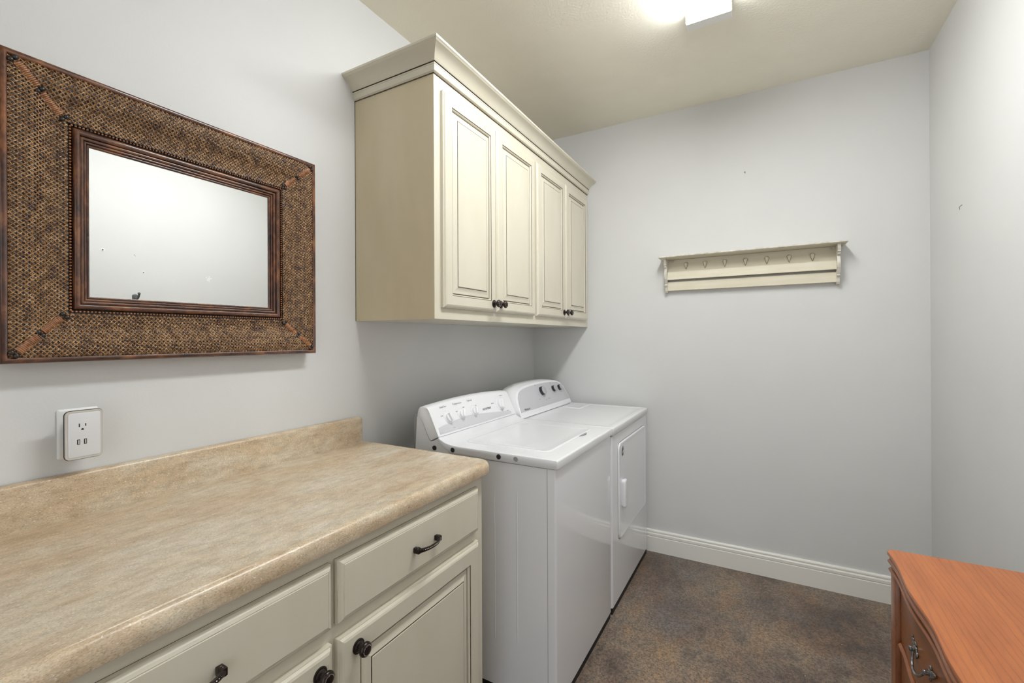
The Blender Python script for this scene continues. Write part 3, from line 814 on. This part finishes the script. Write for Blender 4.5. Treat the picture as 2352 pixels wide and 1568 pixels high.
# beaded strip inside the weave, one per side
for L, fn in SIDES:
    bm = bmesh.new()
    n = int((L-0.236)/0.0070)
    for k in range(n):
        a = 0.118+(L-0.236)*(k+0.5)/n
        y, z = fn(a, 0.1183)
        ball(bm, (0.0285, y, z), 0.0027, 0, 1, (1.0, 1.0, 1.0))
    obj('bead_strip', bm, 'strap', mi_, smooth=60, kind='stuff', label='row of small brown beads')
# corner straps and studs on the mitres
for cyi, czi in ((0, 0), (1, 0), (1, 1), (0, 1)):
    def mp(u, off=0.0):
        y = (MY0+u) if cyi == 0 else (MY1-u)
        z = (MZ0+u) if czi == 0 else (MZ1-u)
        sy, sz = (1 if cyi == 0 else -1), (1 if czi == 0 else -1)
        return y+off*(-sy)*0.7071, z+off*sz*0.7071
    for ua, ub in ((0.0270, 0.0600), (0.0700, 0.1020)):
        bm = bmesh.new()
        nb = 13
        for k in range(nb):
            u = ua+(ub-ua)*(k+0.5)/nb
            pts = []
            for q in range(5):
                o_ = -0.0072+0.0144*q/4
                y, z = mp(u, o_)
                pts.append((wx(u)+0.0062-0.0024*(abs(q-2)/2)**3, y, z))
            tube(bm, pts, 0.00175, 6)
        obj('corner_strap', bm, 'strap', mi_, smooth=60, label='ribbed rattan strap over frame corner')
    for u in (0.0210, 0.0650, 0.1080):
        for o_ in (-0.0052, 0.0052):
            y, z = mp(u, o_)
            bm = bmesh.new(); ball(bm, (wx(u)+0.0050, y, z), 0.0054, 0, 2, (0.75, 1, 1))
            obj('stud', bm, 'stud', mi_, smooth=80)

# ================================================================== outlet with usb adapter
op = thing('wall_outlet', 'white outlet wall plate behind the usb adapter above countertop', 'outlet', (0.0, 0.434, 1.066))
bm = bmesh.new()
def oring(y0, y1, z0, z1, r, ins, x): return [(x, a, b) for a, b in rrect(y0, y1, z0, z1, r, 5, ins)]
PLT = (0.3965, 0.4715, 1.0655, 1.1830, 0.004)
loops(bm, [oring(*PLT, 0, 0.0005), oring(*PLT, 0, 0.0030), oring(*PLT, 0.0035, 0.0060), oring(*PLT, 0.006, 0.0063)], True, True)
obj('wall_plate', bm, 'outlet_white', op, smooth=40)
ad = thing('outlet_adapter', 'white plug-in adapter with one socket and two usb ports above countertop', 'adapter', (0.0064, 0.43, 1.068))
AD = (0.3945, 0.4655, 1.0675, 1.1830, 0.011)
bm = bmesh.new()
box(bm, 0.0064, 0.0478, 0.413, 0.456, 1.088, 1.165, 0.003)
obj('body', bm, 'outlet_white', ad)
bm = bmesh.new()
loops(bm, [oring(*AD, 0.004, 0.0460), oring(*AD, 0.0006, 0.0475), oring(*AD, 0, 0.0505), oring(*AD, 0.0010, 0.0520)], True, True)
obj('dark_band', bm, 'outlet_dark', ad, smooth=40)
bm = bmesh.new()
loops(bm, [oring(*AD, 0.0012, 0.0515), oring(*AD, 0.0012, 0.0540), oring(*AD, 0.0022, 0.0550), oring(*AD, 0.0032, 0.0548)], True, True)
obj('rim', bm, 'outlet_rim', ad, smooth=40)
bm = bmesh.new()
loops(bm, [oring(*AD, 0.0062, 0.0540), oring(*AD, 0.0066, 0.0556), oring(*AD, 0.0078, 0.0561)], True, True)
face = obj('face', bm, 'outlet_face', ad, smooth=40)
fx = 0.0560
bm = bmesh.new()
box(bm, fx, fx+0.0004, 0.4195, 0.4215, 1.1440, 1.1520)
box(bm, fx, fx+0.0004, 0.4310, 0.4328, 1.1450, 1.1515)
loops(bm, [[(fx+0.0004, 0.4262+0.0024*math.cos(PI*k/8), 1.1365+0.0042*math.sin(PI*k/8)) for k in range(9)], [(fx, 0.4262+0.0024*math.cos(PI*k/8), 1.1365+0.0042*math.sin(PI*k/8)) for k in range(9)]], True, True)
obj('socket_slots', bm, 'outlet_dark', face, smooth=0)
for y in (0.4190, 0.4312):
    bm = bmesh.new()
    box(bm, fx, fx+0.0004, y-0.0026, y+0.0026, 1.1030, 1.1150)
    box(bm, fx+0.0003, fx+0.0007, y-0.0004, y+0.0012, 1.1045, 1.1135, mi=1)
    obj('usb_port', bm, ['outlet_dark', 'outlet_white'], face, smooth=0)

# ================================================================== peg rack
rk = thing('peg_rack', 'cream wooden wall rack with seven pegs and scrolled ends', 'rack', (1.362, YB, 1.62))
yw = YB
bm = bmesh.new()
sp_ = [(0.0, 1.8230), (0.104, 1.8230), (0.108, 1.8255), (0.113, 1.8275), (0.113, 1.8320), (0.110, 1.8345), (0.0, 1.8345)]
def shelf_ring(p, z):
    o_ = max(0, p-0.100)
    return [(0.908-o_, yw-0.001), (0.908-o_, yw-p), (1.813+o_, yw-p), (1.813+o_, yw-0.001)]
loops(bm, [[(x, y, z) for x, y in shelf_ring(p, z)] for p, z in sp_[1:-1]], True, True, [0, 1, 1, 1])
obj('shelf', bm, ['rack_paint', 'rack_edge'], rk, smooth=30)
obj('peg_board', newbox(0.938, 1.784, yw-0.016, yw-0.001, 1.735, 1.822), 'rack_paint', rk, smooth=0)
def rail(z0, z1, y_in, tilt):
    bm = bmesh.new()
    pr = [(yw-0.001, z0), (yw-y_in, z0), (yw-y_in, z0+0.004), (yw-y_in+tilt, z1-0.003), (yw-y_in+tilt+0.003, z1), (yw-0.001, z1)]
    loops(bm, [[(x, y, z) for y, z in pr] for x in (0.938, 1.784)], True, True)
    return obj('rail', bm, 'rack_paint', rk, smooth=0)
rail(1.6985, 1.7480, 0.044, 0.010)
rail(1.6330, 1.6880, 0.030, 0.004)
bp_ = [(0.001, 1.823), (0.092, 1.823), (0.090, 1.806), (0.083, 1.792), (0.084, 1.786), (0.076, 1.780), (0.074, 1.772), (0.060, 1.770), (0.061, 1.762), (0.070, 1.748), (0.076, 1.728), (0.074, 1.706), (0.064, 1.686), (0.052, 1.672), (0.053, 1.664), (0.044, 1.659), (0.040, 1.650), (0.040, 1.634), (0.032, 1.622), (0.001, 1.620)]
for xa, xb in ((0.924, 0.938), (1.784, 1.798)):
    bm = bmesh.new()
    loops(bm, [[(x, yw-p, z) for p, z in bp_] for x in (xa, xb)], True, True)
    obj('bracket', bm, 'rack_edge', rk, smooth=20)
bm = bmesh.new()
NP = 14
def tear(sc, off):
    out = []
    for k in range(NP):
        a = 2*PI*k/NP
        r = 0.0112*sc
        x = r*math.sin(a)*(1.0 if math.cos(a) > -0.2 else 0.82)
        z = r*math.cos(a) if math.cos(a) > 0 else 0.0290*sc*math.cos(a)
        if math.cos(a) < 0: x *= (1-0.55*(-math.cos(a))**1.2)
        out.append((x, off, z))
    return out
loops(bm, [tear(0.96, 0.0), tear(1.0, -0.003), tear(0.96, -0.008), tear(0.72, -0.013), tear(0.3, -0.015)], True, True)
bmesh.ops.recalc_face_normals(bm, faces=bm.faces[:])
peg_me = bpy.data.meshes.new('peg'); bm.to_mesh(peg_me); bm.free()
peg_me.materials.append(MATS['rack_paint']); peg_me.shade_smooth()
ring_bm = bmesh.new()
loops(ring_bm, [tear(1.13, 0.0), tear(1.13, -0.0008)], True, True)  # flat dark brown ring around each peg
bmesh.ops.recalc_face_normals(ring_bm, faces=ring_bm.faces[:])
ring_me = bpy.data.meshes.new('peg_outline'); ring_bm.to_mesh(ring_me); ring_bm.free(); ring_me.materials.append(MATS['peg_outline_brown'])
for k in range(7):
    pos = Vector((1.0418+0.10665*k, yw-0.0160, 1.7905-0.0009*k)) - ORIGIN[rk.name]
    p = link('peg', peg_me, rk); p.location = pos
    q = link('peg_outline', ring_me, p); q['label'] = 'dark brown line around peg'
for x in (0.9665, 1.7640):
    bm = bmesh.new()
    lathe(bm, (x, yw-0.016, 1.811), (0, -1, 0), [(0.0050, 0), (0.0050, 0.0015), (0.0035, 0.0030), (0.001, 0.0034)], 14)
    obj('screw', bm, 'silver', rk)

# ================================================================== small things on the walls
bm = bmesh.new()
lathe(bm, (1.361, YB+0.002, 2.2936), (0, -1, 0), [(0.0014, 0), (0.0014, 0.010), (0.0028, 0.0105), (0.0028, 0.0120)], 10)
tag(obj('nail', bm, 'pencil'), 'tiny dark nail in the grey wall above the peg rack', 'nail')
bm = bmesh.new()
tube(bm, [(XR-0.0002, 2.503, 1.8835), (XR-0.0002, 2.531, 1.8825), (XR-0.0002, 2.533, 1.8810)], 0.0011, 5)
tube(bm, [(XR-0.0002, 2.533, 1.8815), (XR-0.0002, 2.529, 1.8700)], 0.0011, 5)
tag(obj('wall_scratch', bm, 'pencil'), 'small dark hooked mark on the right-hand grey wall', 'mark')
# things on the right-hand wall that show in the mirror
def anchor(y, z, s, label):
    bm = bmesh.new()
    lathe(bm, (XR+0.001, y, z), (-1, 0, 0), [(0.0075*s, 0), (0.0075*s, 0.0022), (0.0055*s, 0.0030), (0.0036*s, 0.0030), (0.0033*s, 0.0015)], 16)
    lathe(bm, (XR+0.001, y, z), (-1, 0, 0), [(0.0033*s, 0.0012), (0.0030*s, 0.0026)], 10, mi=1)
    return tag(obj('wall_anchor', bm, ['spackle', 'pencil']), label, 'anchor', 'wall anchors seen in the mirror')
anchor(1.1907, 1.9073, 1.35, 'white plastic wall anchor reflected upper left in the mirror')
anchor(1.4015, 1.7932, 1.1, 'small white wall anchor reflected just above the hook')
bm = bmesh.new()
lathe(bm, (XR+0.001, 1.3523, 1.9006), (-1, 0, 0), [(0.0035, 0), (0.0035, 0.0016), (0.002, 0.002)], 9)
lathe(bm, (XR+0.001, 1.3580, 1.8945), (-1, 0, 0), [(0.0025, 0), (0.0025, 0.0016), (0.001, 0.002)], 9)
tag(obj('nail_hole', bm, 'metal_grey'), 'faint grey nail hole reflected above the hook in the mirror', 'hole')
bm = bmesh.new()
for k in range(16):
    lathe(bm, (XR+0.001, 1.8029+random.gauss(0, 0.010), 1.792+random.gauss(0, 0.012)), (-1, 0, 0), [(random.uniform(0.003, 0.009), 0), (0.004, 0.0014), (0.001, 0.0016)], 9)
tag(obj('spackle_patch', bm, 'spackle'), 'white patch of wall filler reflected at right in the mirror', 'patch')
hk = thing('coat_hook', 'grey double coat hook reflected at the bottom of the mirror', 'hook', (XR, 1.354, 1.56))
bm = bmesh.new()
HK = (1.339, 1.369, 1.560, 1.646, 0.012)
loops(bm, [[(x, a, b) for a, b in rrect(*HK, 5, i)] for i, x in ((0, XR-0.0005), (0, XR-0.003), (0.003, XR-0.005))], True, True)
obj('plate', bm, 'hook_grey', hk, smooth=40)
bm = bmesh.new()
tube(bm, [(XR-0.004, 1.354, 1.618), (XR-0.022, 1.354, 1.613), (XR-0.044, 1.354, 1.616), (XR-0.056, 1.354, 1.628), (XR-0.060, 1.354, 1.644)], [0.006, 0.006, 0.0055, 0.0055, 0.007], 8)
ball(bm, (XR-0.060, 1.354, 1.646), 0.0085, 0, 2)
obj('upper_arm', bm, 'hook_grey', hk, smooth=60)
bm = bmesh.new()
tube(bm, [(XR-0.004, 1.354, 1.572), (XR-0.014, 1.354, 1.556), (XR-0.028, 1.354, 1.552), (XR-0.036, 1.354, 1.566)], [0.0055, 0.0055, 0.005, 0.0055], 8)
ball(bm, (XR-0.036, 1.354, 1.567), 0.007, 0, 2)
obj('lower_arm', bm, 'hook_grey', hk, smooth=60)

# ================================================================== dresser
ds = thing('dresser', 'cherry wood serpentine-front dresser against the right wall', 'dresser', (1.95, 1.085, 0))
SY0, SY1, SXB = 0.580, 1.592, 2.140
SC = 0.5*(SY0+SY1)
def serp(y, amp=0.0030): return -amp*math.cos(2*PI*(y-1.085)/0.275)
NSEG = 60
def top_ring(ins, z):
    """front serpentine with rounded far/near corners; ins pushes the edge back"""
    y0, y1, r = SY0+ins*0.8, SY1-ins*0.8, 0.012
    out = [(SXB, y0, z)]
    for k in range(NSEG+1):
        y = y0+(y1-y0)*k/NSEG
        e = min(y-y0, y1-y)
        cr = (r-math.sqrt(max(0, r*r-(r-e)**2))) if e < r else 0.0
        out.append((1.7455+serp(y)+ins+cr, y, z))
    out.append((SXB, y1, z))
    return out
bm = bmesh.new()
loops(bm, [top_ring(0.0005, 0.7505), top_ring(0, 0.7520), top_ring(0, 0.7580), top_ring(0.0008, 0.7600)], True, True)
obj('top', bm, 'cherry_top', ds, smooth=40)
bm = bmesh.new()
mould = [(0.012, 0.7505), (0.0060, 0.7485), (0.0045, 0.7440), (0.0035, 0.7395), (0.0012, 0.7380), (0.0002, 0.7345), (0.0012, 0.7310), (0.0065, 0.7285), (0.0090, 0.7235), (0.0085, 0.7190), (0.0035, 0.7170), (0.0015, 0.7130), (0.0035, 0.7085), (0.0100, 0.7060), (0.020, 0.7050)]
loops(bm, [top_ring(i, z) for i, z in mould], True, True)
obj('top_moulding', bm, 'cherry_body', ds, smooth=30)
# carcass
bm = bmesh.new()
box(bm, 1.785, 2.136, SY1-0.034, SY1-0.014, 0.06, 0.7055)
box(bm, 1.785, 2.136, SY0+0.014, SY0+0.034, 0.06, 0.7055)
box(bm, 2.128, 2.136, SY0+0.034, SY1-0.034, 0.06, 0.7055)
box(bm, 1.785, 2.128, SY0+0.034, SY1-0.034, 0.06, 0.075)
obj('carcass', bm, 'cherry_body', ds, smooth=0)
for ya, yb in ((SY1-0.056, SY1-0.010), (SY0+0.010, SY0+0.056)):
    obj('corner_post', newbox(1.7535, 1.790, ya, yb, 0.0, 0.7052, bev=0.002), 'cherry_body', ds)
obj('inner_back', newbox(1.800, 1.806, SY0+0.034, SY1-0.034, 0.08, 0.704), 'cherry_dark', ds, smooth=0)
DYA, DYB = SY0+0.074, SY1-0.074
def serp_slab(name, z0, z1, xf, thick, m_, parent, ya=DYA, yb=DYB, rnd=0.003, amp=0.0040):
    bm = bmesh.new(); rings = []
    for ins, z in ((rnd, z0), (0, z0+rnd), (0, z1-rnd), (rnd, z1)):
        front = [(xf+serp(ya+(yb-ya)*k/40, amp)+ins, ya+(yb-ya)*k/40, z) for k in range(41)]
        rings.append([(xf+thick, ya, z)] + front + [(xf+thick, yb, z)])
    loops(bm, rings, True, True)
    return obj(name, bm, m_, parent, smooth=40)
def drawer_pull(parent, xf, y, z):
    bm = bmesh.new()
    for sgn in (-1, 1):
        yy = y+sgn*0.041
        x = xf+serp(yy, 0.0040)
        # leafy back plate: overlapping flattened lobes, broad near the post, narrow at the tip
        for k, (dy, dz, r) in enumerate(((0, 0, 0.0115), (sgn*0.012, 0.006, 0.0085), (sgn*0.021, 0.011, 0.0065), (sgn*0.029, 0.014, 0.0048), (-sgn*0.009, -0.006, 0.0075), (0.0, 0.013, 0.0065), (-sgn*0.004, -0.014, 0.0050))):
            ball(bm, (x-0.0012, yy+dy, z+dz), r, 0, 2, (0.35, 1, 0.85))
        lathe(bm, (x, yy, z), (-1, 0, 0), [(0.0062, 0), (0.0046, 0.006), (0.0058, 0.010), (0.0054, 0.013), (0.002, 0.0145)], 12)
    pts = []; rad = []
    for k in range(21):
        t = -1+2*k/20
        pts.append((xf-0.010-0.008*(1-t*t), y+0.041*t, z-0.002-0.026*(1-abs(t)**2.6)))
        rad.append(0.0026+0.0014*math.exp(-(t/0.22)**2))
    tube(bm, pts, rad, 8)
    return obj('drawer_pull', bm, 'pewter', parent, smooth=60, label='ornate pewter bail pull')
for z0, z1 in ((0.5475, 0.7030), (0.3500, 0.5250), (0.0950, 0.3280)):
    d = serp_slab('drawer', z0, z1, 1.7590, 0.018, 'cherry_body', ds)
    for sgn in (-1, 1): drawer_pull(d, 1.7590, SC+sgn*0.225, z0+(z1-z0)*0.52)
for z in (0.5285, 0.3315, 0.0760):
    serp_slab('rail', z, z+0.0160, 1.7530, 0.030, 'cherry_body', ds, DYA-0.006, DYB+0.006, 0.005)
